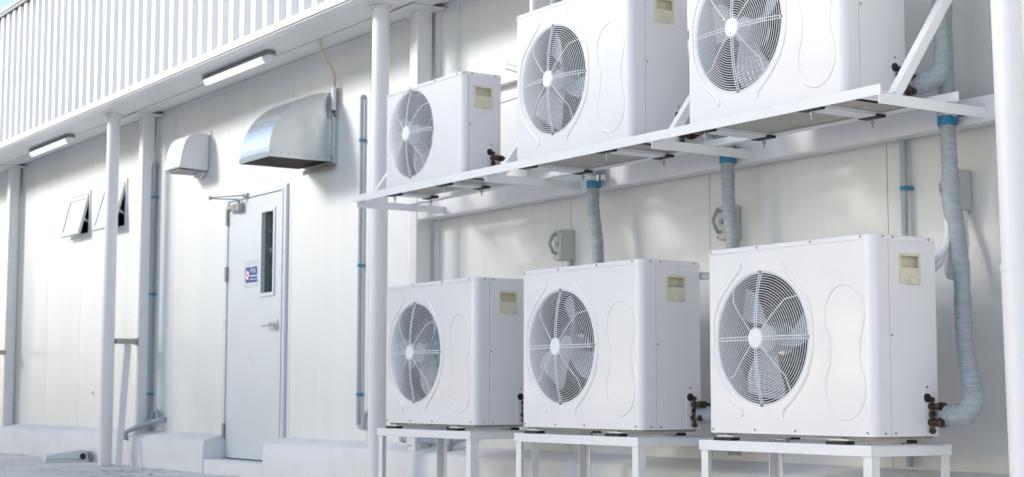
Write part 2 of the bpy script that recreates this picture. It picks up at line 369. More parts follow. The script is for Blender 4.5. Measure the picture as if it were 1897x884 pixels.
# ------------------------------------------------------------------ columns, beam, downpipes
def column(x0, x1, label):
    c = MB(); c.prism(rrect(x0,x1,-.130,-.030,.008,3),'z',0,2.785)
    o = c.build('column', 'paint', at=((x0+x1)/2,-.08,0)); tag(o, label, 'column', 'steel columns along the wall')
    k = MB(); k.box(x0-.03,x1+.03,-.16,-.012,2.7855,2.7985); 
    return o
column(-12.43,-12.33,'glossy white steel column at the far left edge, beyond the two small open windows')
column(-8.87,-8.78,'white steel column between the open windows and the small white vent cowl')
column(-4.55,-4.455,'white steel column that carries the left end of the horizontal beam')
column(-.225,-.13,'white steel column at the right end of the beam, behind the large downpipe')
b = MB(); b.prism(rrect(-.123,-.032,1.546,1.644,.012,4),'x',-4.454,-.226)
o = b.build('beam', 'paint', at=(-2.3,-.08,1.546)); tag(o, 'glossy white horizontal steel beam on the wall behind the shelf', 'beam')
def downpipe(xt, xb, y, label, bracket):
    th = thing('downpipe', label, 'downpipe', (xb, y, 0), 'white rain downpipes')
    m = MB(); zt = ZS-.001
    m.tube([(xb+(xt-xb)*z/zt, y, z) for z in (0,.4,.985)], .0525, 32); m.build('lower_pipe', 'pvcw', th)
    m = MB(); m.tube([(xb+(xt-xb)*z/zt, y, z) for z in (.9855,1.9,zt)], .050, 32); m.build('upper_pipe', 'pvcw', th)
    m = MB(); x = xb+(xt-xb)*.98/zt; m.tube([(x,y,.972),(x,y,.992)], .0555, 32); m.build('collar', 'pvcw', th)
    m = MB(); x = xt; m.tube([(x,y,zt-.02),(x,y,zt-.0005)], .062, 32); m.build('spigot', 'pvcw', th)
    if bracket:
        m = MB(); m.box(xb-.0,xb+.045,y+.054,-.131,.948,.990); m.box(xb-.02,xb+.060,-.137,-.1312,.940,.998); m.build('bracket', 'alud', th, bevel=.003)
    return th
downpipe(-8.82,-8.83,-.36,'white round downpipe standing in front of the second open window',True)
downpipe(-4.476,-4.476,-.36,'white round downpipe just left of the upper small air conditioner',False)
downpipe(-.092,-.042,-.36,'wide white downpipe at the right edge, in front of the beam end',False)
m = MB(); m.box(-12.37,-12.30,-.26,-.131,.935,.978); o = m.build('pipe_bracket','alud',at=(-12.3,-.2,.94),bevel=.003); tag(o,'short grey metal bracket on the column at far left','bracket')
m = MB(); m.bar((-8.61,-.335,0.002),(-8.82,-.200,.945),.055,.014,up=(1,0,0)); o = m.build('timber_strip','paint',at=(-8.61,-.335,0),bevel=.003); tag(o,'narrow white board leaning against the column beside the downpipe','board')

# ------------------------------------------------------------------ hoods
X0, X1, D, Z0, Z1 = -6.152, -5.716, .464, 2.047, 2.492
hood = thing('exhaust_hood', 'large galvanised quarter-round exhaust hood on the wall above the door', 'exhaust hood', (-5.93, 0, Z0))
N = 20
arc = [(-D*math.cos(math.pi/2*k/N), Z0+.035+(Z1-Z0-.035)*math.sin(math.pi/2*k/N)) for k in range(N+1)]
sh = MB()
for (ya,za),(yb,zb) in zip(arc[:-1],arc[1:]):
    sh.face([(X0,ya,za),(X1,ya,za),(X1,yb,zb),(X0,yb,zb)])
sh.face([(X0,-D,Z0),(X1,-D,Z0),(X1,-D,Z0+.035),(X0,-D,Z0+.035)])
sh.build('curved_top', 'gal', hood, smooth=60, fix=False)
for x, s in ((X0,1),(X1,-1)):
    m = MB(); out = [(0,Z0),(-D,Z0)]+arc
    m.prism(out,'x',x,x+.003*s); m.build('side_panel','gal',hood,smooth=0)
m = MB(); m.box(X0-.006,X1+.006,-D-.006,-D-.0005,Z0-.006,Z0+.03); m.box(X1+.0005,X1+.006,-D,-.03,Z0-.006,Z0+.03); m.box(X0-.006,X0-.0005,-D,-.03,Z0-.006,Z0+.03); m.build('bottom_edge','gal',hood,bevel=.002)
m = MB(); m.box(X1+.0065,X1+.03,-.028,-.001,Z0-.02,Z1+.03); m.box(X1+.001,X1+.006,-.05,-.0285,Z0+.031,Z1); m.box(X0-.03,X1+.006,-.012,-.001,Z1+.004,Z1+.03); m.build('wall_flange','gal',hood,bevel=.002)
m = MB(); m.box(X0+.004,X1-.004,-D+.003,-.002,Z0+.012,Z0+.016); m.m = 1
for k in range(44): x = X0+.01+k*.0095; m.box(x,x+.0022,-D+.004,-.003,Z0+.006,Z0+.0115)
m.build('mesh_screen',['mesh','meshl'],hood,smooth=0)
m = MB(); m.box(X0+.06,X1+.02,-.045,-.002,Z0-.030,Z0-.024); m.box(X0+.06,X1+.02,-.045,-.041,Z0-.055,Z0-.0305); m.build('support_angle','alud',hood,smooth=0)
for k in range(9):
    m = MB(); y = -D+.03+k*.05; m.cyl((X1+.0062,y,Z0+.018),(X1+.009,y,Z0+.018),.004,8); m.build('rivet','steel',hood,smooth=0)
# small cowl
cowl = thing('vent_cowl', 'small rounded white plastic vent cowl on the wall left of the door', 'vent cowl', (-7.88, 0, 2.2))
def cow(x, w): pass
m = MB(); prof = [(-.0105,2.215),(-.248,2.225),(-.236,2.31),(-.220,2.38),(-.195,2.440),(-.160,2.474),(-.115,2.488),(-.0105,2.492)]
m.prism(prof,'x',-8.035,-7.722); m.build('shell','cowl',cowl,bevel=.016,seg=4,smooth=50)
m = MB(); m.box(-8.015,-7.742,-.228,-.02,2.2085,2.2145); m.build('mouth_shade','lampb',cowl,smooth=0)  # shell is solid; shade of its open underside put into a dark grey plate
m = MB(); m.prism(rrect(-8.06,-7.712,2.20,2.515,.02,4),'y',-.010,-.001); m.build('wall_plate','cowl',cowl,smooth=40)
m = MB(); m.tube([(-7.88+.13*math.cos(a),-.02,2.31+.13*math.sin(a)) for a in [2*math.pi*k/40 for k in range(40)]],.012,10,closed=True); m.cyl((-7.88,-.05,2.31),(-7.88,-.002,2.31),.12,40); m.build('duct_collar','cowl',cowl)

# ------------------------------------------------------------------ batten lamps under the soffit
def lamp(x0, x1, y, label):
    th = thing('batten_lamp', label, 'lamp', ((x0+x1)/2, y, ZS-.08), 'weatherproof batten lamps')
    m = MB(); m.prism([(y-.034,ZS-.030),(y+.034,ZS-.030),(y+.026,ZS-.004),(y-.026,ZS-.004)],'x',x0,x1); m.build('body','lampb',th,bevel=.004)
    m = MB(); pr = [(y-.026+.052*k/12, ZS-.031-.038*math.sin(math.pi*k/12)**.7) for k in range(13)]
    m.prism(pr,'x',x0+.015,x1-.10); m.build('diffuser','diff',th,smooth=50)
    m = MB(); m.prism(pr,'x',x1-.0995,x1-.01); m.build('end_cap','pane',th,smooth=50)
    n = 5
    for k in range(n):
        x = x0+.12+(x1-x0-.3)*k/(n-1)
        for ya, yb in ((y-.0385,y-.0345),(y+.0345,y+.0385)):
            m = MB(); m.box(x-.008,x+.008,ya,yb,ZS-.036,ZS-.012); m.build('clip','alud',th,smooth=0)
lamp(-6.97,-5.90,-.37,'long batten lamp under the soffit above the door and the large hood')
lamp(-11.05,-9.95,-.32,'batten lamp under the soffit above the two open windows')

# ------------------------------------------------------------------ conduits, cables, drains
def conduit(name, label, cat, pts, r, clips, m_='conduit', sm=5, drop=None):
    th = thing(name, label, cat, pts[0])
    m = MB(); P = spline(pts, sm) if sm else pts; m.tube(P, r, 14); m.build('pipe', m_, th, smooth=60)
    for (x, y, z) in clips:
        k = MB(); k.tube([(x,y,z-.009),(x,y,z+.009)], r+.003, 14); k.box(x+r+.0045,x+r+.012,y-.006,-.002,z-.007,z+.007); k.build('clip','blue',th)
    return th
def bend(pts, r=.04, n=5):   # polyline with rounded corners
    P = [Vector(p) for p in pts]; out = [P[0]]
    for a, b, c in zip(P[:-2],P[1:-1],P[2:]):
        d1 = (a-b); d2 = (c-b); k = min(r, d1.length*.45, d2.length*.45); s = b+d1.normalized()*k; e = b+d2.normalized()*k
        for i in range(n+1):
            t = i/n; out.append(s*(1-t)**2+b*2*t*(1-t)+e*t*t)
    out.append(P[-1]); return out
c1 = conduit('conduit','grey conduit with blue clips beside the column left of the small cowl','conduit',
    bend([(-8.775,-.0,2.39),(-8.775,-.034,2.39),(-8.785,-.034,.36),(-8.70,-.036,.33),(-8.66,-.036,.42),(-8.60,-.036,.43),(-8.565,-.040,.36)],.035),.017,[(-8.777,-.034,2.12),(-8.78,-.034,1.346),(-8.784,-.034,.557)],sm=0)
m = MB(); m.tube(bend([(-8.50,-.0,.362),(-8.50,-.045,.362),(-8.86,-.185,.262),(-8.872,-.190,.20)],.03),.020,14); m.build('drain_branch','conduit',c1,smooth=60)
conduit('conduit','grey conduit with blue clips between the door and the middle downpipe','conduit',
    bend([(-5.325,.0,2.405),(-5.325,-.022,2.405),(-5.325,-.022,.36),(-5.255,-.024,.35),(-5.235,-.024,.44),(-5.20,-.024,.452),(-5.18,.0,.452)],.035),.0145,[(-5.325,-.022,2.13),(-5.325,-.022,1.348),(-5.325,-.022,.554)],sm=0)
conduit('conduit','thin grey conduit with one blue clip rising behind the lower right air conditioner','conduit',
    [(-.858,-.030,.28),(-.858,-.030,1.0),(-.858,-.030,1.80)],.0135,[(-.858,-.030,1.357)],sm=0)
cb = thing('cable','beige cable hanging from the soffit down to the large galvanised hood','cable',(-5.9,-.02,2.87))
m = MB(); m.tube(spline([(-5.484,-.236,2.785),(-5.52,-.215,2.755),(-5.60,-.16,2.715),(-5.650,-.085,2.655),(-5.667,-.040,2.60),(-5.672,-.034,2.52),(-5.672,-.034,2.38)],6),.010,10); m.build('lead','cable',cb)
m = MB(); m.box(-5.687,-5.657,-.050,-.0285,2.37,2.52); m.m = 1; m.tube(spline([(-5.672,-.036,2.372),(-5.670,-.034,2.34),(-5.676,-.02,2.33)],4),.006,8); m.build('trunking',['flex','black'],cb,bevel=.002)
dr = thing('drain_pipe','grey drain pipe with a tee lying on the ledge behind the lower left stand','drain pipe',(-4.4,-.09,.27))
m = MB(); m.tube(bend([(-4.54,-.01,.345),(-4.66,-.09,.300),(-4.14,-.10,.292),(-4.00,-.03,.335)],.03),.017,14); m.build('pipe','conduit',dr,smooth=60)
m = MB(); m.tube([(-4.17,-.10,.2925),(-4.10,-.10,.2925)],.022,14); m.tube([(-4.135,-.10,.29),(-4.135,-.10,.232)],.019,14); m.tube([(-4.67,-.09,.300),(-4.63,-.091,.2995)],.021,14); m.build('tee','conduit',dr,smooth=60)
m = MB(); m.box(-4.60,-4.50,-.14,-.03,.262,.278); m.build('support_block','plinth',dr,bevel=.006)

# ------------------------------------------------------------------ wrapped refrigerant pipes
def wrapped(label, pts, rs, clamp=None, extra=None):
    th = thing('insulated_pipe', label, 'insulated pipe', pts[-1], 'wrapped refrigerant pipes')
    P = spline(pts, 10); k = len(P)
    R = [rs]*k if not isinstance(rs, (list, tuple)) else [rs[min(int(i/10), len(rs)-2)]*(1-(i%10)/10)+rs[min(int(i/10)+1, len(rs)-1)]*((i%10)/10) if i < k-1 else rs[-1] for i in range(k)]
    rr = random.Random(len(label)); R = [r*(1+rr.uniform(-.06,.06)) for r in R]
    m = MB(); m.tube(P, R, 20); m.build('wrapped_pipe','wrap',th,smooth=60)
    if clamp:
        x, y, z, r = clamp
        m = MB(); m.tube([(x,y,z-.022),(x,y,z+.012)], r+.006, 20); c = m.build('clamp_liner','blue',th)
        m = MB(); m.tube([(x,y,z+.0125),(x,y,z+.034)], r+.008, 20); m.box(x+r+.004,x+r+.05,y-.012,y+.012,z+.006,z+.036); m.m = 1; m.box(x+r+.03,x+r+.044,y-.014,y+.014,z+.004,z+.040); m.build('steel_clamp',['alu','black'],th,bevel=.002)
    if extra:
        for e, er in extra:
            m = MB(); m.tube(spline(e,8), er, 16); m.build('wrapped_branch','wrap',th,smooth=60)
    return th
wrapped('wrapped grey pipe hanging below the shelf behind the lower middle air conditioner',
    [(-2.70,-.17,1.80),(-2.70,-.17,1.61),(-2.705,-.17,1.50),(-2.70,-.17,1.42),(-2.675,-.17,1.30),(-2.668,-.17,1.18),(-2.67,-.17,.95),(-2.30,-.22,.50),(-1.60,-.30,.47),(-1.68,-.40,.47)],.0285,(-2.70,-.17,1.565,.0285))
wrapped('wrapped grey pipe hanging below the shelf behind the lower right air conditioner',
    [(-1.745,-.16,1.80),(-1.745,-.16,1.62),(-1.742,-.16,1.46),(-1.738,-.16,1.37),(-1.722,-.16,1.26),(-1.716,-.16,1.18),(-1.72,-.16,.9),(-1.72,-.16,.30)],.029,(-1.745,-.16,1.572,.029))
wrapped('thick wrapped grey pipe right of the lower right air conditioner, elbowing to its valves',
    [(-.522,-.16,2.60),(-.522,-.16,1.95),(-.522,-.16,1.65),(-.519,-.16,1.512),(-.514,-.16,1.411),(-.513,-.16,1.29),(-.500,-.165,1.229),(-.482,-.165,1.148),(-.454,-.18,.997),(-.424,-.21,.809),(-.380,-.25,.692),(-.333,-.285,.606),(-.299,-.318,.535),(-.308,-.345,.492),(-.340,-.36,.484),(-.376,-.37,.484)],
    [.029,.029,.029,.029,.030,.033,.033,.032,.030,.029,.030,.033,.037,.039,.038,.035],(-.520,-.16,1.568,.030))
wrapped('wrapped grey pipe elbow beside the upper right air conditioner, behind the brace',
    [(-.47,-.25,2.6),(-.472,-.25,2.05),(-.466,-.25,1.90),(-.460,-.25,1.78),(-.478,-.262,1.715),(-.530,-.285,1.692),(-.585,-.305,1.690)],[.024,.024,.024,.029,.038,.040,.036])
wrapped('wrapped grey pipe lying on the shelf between the two left upper air conditioners',
    [(-3.06,-.385,1.71),(-2.99,-.37,1.71),(-2.90,-.33,1.705),(-2.80,-.24,1.705),(-2.745,-.19,1.69),(-2.74,-.17,1.66)],[.040,.040,.038,.034,.03,.028])
wrapped('wrapped grey pipe lying on the shelf between the two right upper air conditioners',
    [(-1.80,-.385,1.70),(-1.75,-.37,1.70),(-1.73,-.33,1.695),(-1.74,-.24,1.69),(-1.745,-.20,1.66)],[.036,.038,.036,.032,.028])

# ------------------------------------------------------------------ isolators and flexible conduits
def isolator(x, z, label, flexes):
    th = thing('isolator_switch', label, 'switch box', (x, 0, z), 'grey isolator boxes on the wall')
    m = MB(); m.box(x-.034,x+.034,-.075,-.001,z,z+.155); m.build('box','iso',th,bevel=.005)
    m = MB(); m.box(x-.032,x+.032,-.086,-.0755,z+.003,z+.152); m.build('cover','iso',th,bevel=.004)
    m = MB(); m.tube([(x,-.0862,z+.082),(x,-.094,z+.082)],.013,16)
    m.bar((x-.0,-.112,z+.128),(x-.0,-.135,z+.082),.016,.010,up=(1,0,0)); m.bar((x,-.112,z+.036),(x,-.135,z+.082),.016,.010,up=(1,0,0)); m.bar((x,-.092,z+.130),(x,-.114,z+.128),.016,.010,up=(1,0,0)); m.bar((x,-.092,z+.034),(x,-.114,z+.036),.016,.010,up=(1,0,0))
    m.build('rotary_handle','isod',th,bevel=.002)
    m = MB()
    for dx in (-.026,.026):
        for dz in (.014,.14): m.disc_y(x+dx,-.0862,z+dz,.005,.003,8)
    m.build('screw','steel',th,smooth=0)
    for f, r in flexes:
        m = MB(); P = spline(f, 14); m.tube(P, [r*(1.0+.07*(-1)**i) for i in range(len(P))], 12); m.build('flex_conduit','flex',th,smooth=80)
        m = MB(); m.tube([f[0],(f[0][0],f[0][1],f[0][2]-.045)], r+.004, 14); m.build('gland','flex',th)
    return th
isolator(-3.122,1.228,'grey isolator switch box on the wall above the lower middle air conditioner',
    [([(-3.138,-.04,1.226),(-3.138,-.04,1.16),(-3.13,-.05,1.05),(-3.05,-.2,.98),(-2.9,-.34,.95)],.013),([(-3.105,-.04,1.226),(-3.105,-.04,1.16),(-3.10,-.05,.9),(-3.10,-.05,.3)],.013)])
isolator(-1.874,1.232,'grey isolator switch box half hidden behind a hanging wrapped pipe',
    [([(-1.87,-.04,1.230),(-1.87,-.04,1.16),(-1.82,-.07,1.08),(-1.70,-.2,1.06),(-1.72,-.34,1.05)],.013)])
isolator(-.582,1.240,'grey isolator switch box behind the thick wrapped pipe at the right',
    [([(-.558,-.045,1.238),(-.552,-.047,1.18),(-.535,-.06,1.11),(-.533,-.09,1.04),(-.540,-.115,.995),(-.548,-.14,1.0),(-.535,-.155,1.055),(-.528,-.16,1.13)],.0145)])
def flex(label, pts, r):
    m = MB(); P = spline(pts, 12); m.tube(P, [r*(1+.05*(-1)**i) for i in range(len(P))], 12)
    o = m.build('flex_conduit','flex',at=pts[0],smooth=80); tag(o, label, 'flexible conduit')
flex('upper white flexible conduit from the lower right unit, curling up behind the wrapped pipe', [(-.66,-.30,1.045),(-.58,-.25,1.040),(-.525,-.215,1.060),(-.505,-.20,1.10),(-.507,-.185,1.15),(-.512,-.18,1.20)], .0135)
flex('lower white flexible conduit sagging behind the lower right unit', [(-.66,-.29,1.015),(-.58,-.24,1.010),(-.535,-.215,1.025),(-.52,-.20,1.07)], .0135)
flex('short white flexible conduit bridging the gap between the lower middle and lower right units', [(-1.83,-.34,1.075),(-1.76,-.30,1.062),(-1.66,-.28,1.05),(-1.56,-.30,1.03)], .014)
flex('white flexible conduit sagging between the two left upper air conditioners', [(-3.20,-.34,2.20),(-3.10,-.33,2.165),(-3.0,-.33,2.115),(-2.92,-.34,2.085),(-2.8,-.34,2.07)], .017)
flex('white cable stretched behind the flexible conduit between the left upper units', [(-3.5,-.20,2.07),(-3.1,-.16,2.10),(-2.7,-.12,2.13)], .006)
def trunk(label, x0, x1, y0, y1, z0, z1, mm='trim'):
    m = MB(); m.box(x0,x1,y0,y1,z0,z1); o = m.build('cable_trunking',mm,at=(x0,y1,z0),bevel=.004); tag(o,label,'trunking')
trunk('horizontal white cable trunking on the wall between the left upper units',-4.1,-.3,-.050,-.002,2.22,2.275)
m = MB(); m.tube([(-3.02,-.30,2.30),(-3.02,-.30,2.70)],.021,16); o = m.build('riser_pipe','flex',at=(-3.02,-.30,2.30)); tag(o,'white vertical pipe rising behind the top of the upper middle unit','pipe')
m = MB(); m.tube([(-2.83,-.30,2.30),(-2.83,-.30,2.70)],.030,16); o = m.build('riser_pipe','wrap',at=(-2.83,-.30,2.30)); tag(o,'pale grey wrapped vertical pipe rising behind the upper middle unit','pipe')

# ------------------------------------------------------------------ shelf
sf = thing('equipment_shelf','long white angle-iron wall shelf that carries the three upper air conditioners','shelf',(-2.3,-.12,1.555))
m = MB(); m.box(-4.155,-.362,-.675,-.670,1.5855,1.6235); m.box(-4.155,-.362,-.6695,-.632,1.5955,1.6005); m.build('front_rail','frame',sf,bevel=.0012)
m = MB(); m.box(-4.155,-.345,-.300,-.295,1.5955,1.6335); m.box(-4.155,-.345,-.340,-.3005,1.5955,1.6005); m.build('rear_rail','frame',sf,bevel=.0012)
for x in (-4.15,-2.8775,-1.6175,-.3675):
    m = MB(); m.box(x-.0055,x,-.676,-.1235,1.5555,1.595); m.box(x-.045,x-.006,-.676,-.1235,1.590,1.595); m.build('arm','frame',sf,bevel=.0012)
for x in (-4.15,-2.8775,-1.6175,-.3675):
    m = MB(); xb = x-.024
    m.bar((xb,-.575,1.596),(xb,-.02,2.372),.038,.036,up=(1,0,0)); m.build('brace','frame',sf,bevel=.003)

# ------------------------------------------------------------------ air conditioners
def ac_unit(W, H, D, fx, fz, fd, emboss, spin, label, group, seam=.085, h0=None, h1=None, hz0=None, hz1=None, plate=.028):
    u = thing('air_conditioner', label, 'air conditioner', (0,0,0), group)
    R = fd/2+.004; rc = .030
    # body: wrap-around sheet with a round hole
    m = MB(); lid = .019; top = H-lid
    nF = 96
    ring = [(fx+R*math.cos(2*math.pi*k/nF), fz+R*math.sin(2*math.pi*k/nF)) for k in range(nF)]
    def edge(a):   # point on the front rectangle in direction a from the fan centre
        c, s = math.cos(a), math.sin(a); ts = []
        if c > 1e-9: ts.append((W-rc-fx)/c)
        if c < -1e-9: ts.append((rc*.4-fx)/c)
        if s > 1e-9: ts.append((top-fz)/s)
        if s < -1e-9: ts.append((0-fz)/s)
        t = min(ts); return (fx+c*t, fz+s*t)
    corners = [math.atan2(zz-fz, xx-fx) % (2*math.pi) for xx, zz in ((W-rc,top),(rc*.4,top),(rc*.4,0),(W-rc,0))]
    angs = [(2*math.pi*k/nF) for k in range(nF)]
    for c in corners:   # snap the nearest spoke to each corner
        k = min(range(nF), key=lambda i: abs(angs[i]-c)); angs[k] = c
    ring = [(fx+R*math.cos(a), fz+R*math.sin(a)) for a in angs]; eg = [edge(a) for a in angs]
    for k in range(nF):
        k2 = (k+1) % nF
        m.face([(ring[k][0],0,ring[k][1]),(ring[k2][0],0,ring[k2][1]),(eg[k2][0],0,eg[k2][1]),(eg[k][0],0,eg[k][1])])
    # rolled lip of the hole
    for k in range(nF):
        k2 = (k+1) % nF; c = lambda i, r, y: (fx+r*math.cos(angs[i]), y, fz+r*math.sin(angs[i]))
        m.face([c(k,R,0),c(k2,R,0),c(k2,R-.004,.004),c(k,R-.004,.004)]); m.face([c(k,R-.004,.004),c(k2,R-.004,.004),c(k2,R-.004,.03),c(k,R-.004,.03)])
    def strip(pts, z0, z1):
        for (xa,ya),(xb,yb) in zip(pts[:-1],pts[1:]): m.face([(xa,ya,z0),(xb,yb,z0),(xb,yb,z1),(xa,ya,z1)])
    cr = [(W-rc+rc*math.sin(math.pi/2*k/8), rc-rc*math.cos(math.pi/2*k/8)) for k in range(9)]
    strip(cr, 0, top)
    cl_ = [(rc*.4-rc*.4*math.sin(math.pi/2*k/6), rc*.4-rc*.4*math.cos(math.pi/2*k/6)) for k in range(7)]
    strip(cl_+[(0,D)], 0, top); strip([(0,D),(W,D)], 0, top)
    # right side with a joint groove and the handle recess
    g_ = .0022
    if h0 is None: h0, h1, hz0, hz1 = D-.178, D-.080, H-.168, H-.066
    m.m = 1
    def sq(y0, y1, z0, z1, x=W): m.face([(x,y0,z0),(x,y1,z0),(x,y1,z1),(x,y0,z1)])
    sq(rc, seam-g_/2, 0, top); sq(seam+g_/2, h0, 0, top); sq(h1, D, 0, top); sq(h0, h1, 0, hz0); sq(h0, h1, hz1, top)
    sq(seam-g_/2, seam+g_/2, 0, top, W-.004)
    m.face([(W,seam-g_/2,0),(W-.004,seam-g_/2,0),(W-.004,seam-g_/2,top),(W,seam-g_/2,top)]); m.face([(W,seam+g_/2,0),(W-.004,seam+g_/2,0),(W-.004,seam+g_/2,top),(W,seam+g_/2,top)])
    # embossed ridges on the front sheet
    m.m = 0
    if emboss:
        def ridge(pts, closed=False, r=.0075):
            P = [Vector((x,-.0002,z)) for x, z in pts]
            if closed:
                n = len(P); out = []
                for i in range(n):
                    a, b, c, d = P[i-1], P[i], P[(i+1)%n], P[(i+2)%n]
                    for k in range(6):
                        t_ = k/6; out.append(.5*((2*b)+(c-a)*t_+(2*a-5*b+4*c-d)*t_*t_+(3*b-a-3*c+d)*t_**3))
                m.tube(out, r*.7, 10, closed=True, up=(0,1,0), flat=.55)
            else:
                out = spline(P, 8); n = len(out); m.tube(out, [r*min(1,.35+.25*min(i,n-1-i)) for i in range(n)], 10, up=(0,1,0), flat=.6)
        dx = fx-.2954; Zr = .352
        lc = [(.183,.645),(.181,.617),(.131,.570),(.062,.500),(.031,.425),(.028,.352),(.034,.279),(.064,.205),(.125,.135),(.181,.087),(.183,.059)]
        ridge([(x+dx,z) for x, z in lc]); ridge([(.5908-x+dx,z) for x, z in lc])
        bone = [(.722,.533),(.672,.516),(.640,.478),(.626,.432),(.632,.385),(.647,.340),(.652,.295),(.647,.250),(.632,.205),(.626,.158),(.640,.112),(.672,.074),(.722,.057),(.772,.074),(.804,.112),(.818,.158),(.812,.205),(.797,.250),(.792,.295),(.797,.340),(.812,.385),(.818,.432),(.804,.478),(.772,.516)]
        ridge(bone, True)
    m.m = 2
    zt = top+.0095
    fxs = [.02, W*.33, W*.66, W-.045]
    for x in fxs: m.disc_y(x,-.0025,zt,.0048,.003,8)
    for x in (fxs[0], W*.3, W*.55, W-.03): m.disc_y(x,0,.014,.0045,.003,8)
    for y in (seam-.03,seam+.02,D-.035): m.cyl((W+.0022,y,zt),(W+.005,y,zt),.0048,8)
    for y, z in ((seam-.03,.012),(seam+.02,.012),(D-.07,.012),(D-.025,.012),(seam+.010,H*.5),(D-.055,.172)): m.cyl((W,y,z),(W+.003,y,z),.0042,8)
    for a in (90, 0, 270): m.disc_y(fx+(R-.004)*math.cos(math.radians(a)),.0,fz+(R-.004)*math.sin(math.radians(a)),.0055,.006,8)
    m.build('body',['ac','acside','steel'],u,smooth=40,fix=True)
    # lid
    m = MB(); e = .0032
    def outl(e, r):
        o = []
        for cx, cy, a0, rr in ((W-rc,rc,270,rc),(W-.008,D-.008,0,.008),(.008,D-.008,90,.008),(rc*.4,rc*.4,180,rc*.4)):
            for k in range(7):
                a = math.radians(a0+90*k/6); o.append((cx+(rr+e)*math.cos(a), cy+(rr+e)*math.sin(a)))
        return o
    o0 = outl(e,0); o1 = outl(e-.003,0); o2 = outl(e-.008,0); n = len(o0)
    for (A,za),(B,zb) in (((o0,top),(o0,H-.006)),((o0,H-.006),(o1,H-.0015)),((o1,H-.0015),(o2,H))):
        for k in range(n):
            k2 = (k+1)%n; m.face([(*A[k],za),(*A[k2],za),(*B[k2],zb),(*B[k],zb)])
    m.face([(*p,H) for p in o2]); m.face([(*p,top) for p in reversed(o0)])
    m.build('lid','ac',u,smooth=50)
    # grille
    m = MB(); Rg = fd/2-.003; n = 23
    def gy(r): return .004-.030*(1-(r/Rg)**2.6)
    for k in range(n):
        r = .042+(Rg-.042)*k/(n-1); ww = .0015 if k < n-1 else .0026
        m.tube([(fx+r*math.cos(2*math.pi*i/72), gy(r), fz+r*math.sin(2*math.pi*i/72)) for i in range(72)], ww, 5, closed=True)
    rr_ = [.03+(Rg-.03)*i/9 for i in range(10)]
    for a in range(0,360,90):
        for s in (-.0055,.0055):
            ca, sa = math.cos(math.radians(a)), math.sin(math.radians(a))
            m.tube([(fx+ca*r-sa*s, gy(r)-.0018, fz+sa*r+ca*s) for r in rr_], .0020, 5)
    for a in range(45,360,90):
        ca, sa = math.cos(math.radians(a)), math.sin(math.radians(a))
        pts = [(fx+ca*r, gy(r)-.0018, fz+sa*r) for r in rr_ if r < Rg*.90]; a2 = math.radians(a-7 if a in (45,225) else a-7)
        pts.append((fx+Rg*math.cos(a2), .002, fz+Rg*math.sin(a2))); m.tube(pts, .0020, 5)
    gr = m.build('fan_grille','wire',u,smooth=60,fix=False)
    m = MB(); c = [(0,.038,-.022),(0,.038,-.028),(0,.034,-.0315),(0,.0,-.033)]
    for (_,ra,ya),(_,rb,yb) in zip(c[:-1],c[1:]):
        for k in range(32):
            a, b_ = 2*math.pi*k/32, 2*math.pi*(k+1)/32
            q = [(fx+ra*math.cos(a),ya,fz+ra*math.sin(a)),(fx+ra*math.cos(b_),ya,fz+ra*math.sin(b_)),(fx+rb*math.cos(b_),yb,fz+rb*math.sin(b_)),(fx+rb*math.cos(a),yb,fz+rb*math.sin(a))]
            m.face(q[:3] if rb == 0 else q)
    m.build('hub_cap','wire',gr,smooth=50)
    # shroud ring and dark inside
    ys = [(.008,R-.005),(.03,R-.012),(.075,R-.014),(.10,R-.004)]
    m = MB()
    for (ya,ra),(yb,rb) in zip(ys[:-1],ys[1:]):
        for k in range(64):
            a, b_ = 2*math.pi*k/64, 2*math.pi*(k+1)/64
            m.face([(fx+ra*math.cos(a),ya,fz+ra*math.sin(a)),(fx+ra*math.cos(b_),ya,fz+ra*math.sin(b_)),(fx+rb*math.cos(b_),yb,fz+rb*math.sin(b_)),(fx+rb*math.cos(a),yb,fz+rb*math.sin(a))])
    m.build('shroud','shroud',u,smooth=60,fix=False)
    m = MB(); yb = D-.035; x0, x1, z0, z1 = .012, min(W-.02, fx+R+.04), .012, top-.012
    m.face([(x0,yb,z0),(x1,yb,z0),(x1,yb,z1),(x0,yb,z1)]); m.build('condenser_coil','coil',u,smooth=0,fix=False)
    m = MB(); ya_ = .006; m.face([(x1,ya_,z0),(x1,yb,z0),(x1,yb,z1),(x1,ya_,z1)]); m.face([(x0,ya_,z0),(x0,yb,z0),(x0,yb,z1),(x0,ya_,z1)]); m.face([(x0,ya_,z0),(x1,ya_,z0),(x1,yb,z0),(x0,yb,z0)]); m.face([(x0,ya_,z1),(x1,ya_,z1),(x1,yb,z1),(x0,yb,z1)])
    m.build('inner_casing','inside',u,smooth=0,fix=False)
    m = MB(); ym = min(.11, D*.42)
    m.cyl((fx,ym,fz),(fx,ym+.07,fz),.062,24); m.cyl((fx,ym-.01,fz),(fx,ym,fz),.030,16); m.m = 1; m.box(fx-.02,fx+.02,ym+.071,ym+.080,.02,top-.02); m.build('motor',['motor','inside'],u,bevel=.004)
    # fan
    m = MB(); yh = .055
    m.cyl((fx,yh-.025,fz),(fx,yh+.03,fz),.050,24)
    Rb = fd/2-.022; nb = 3
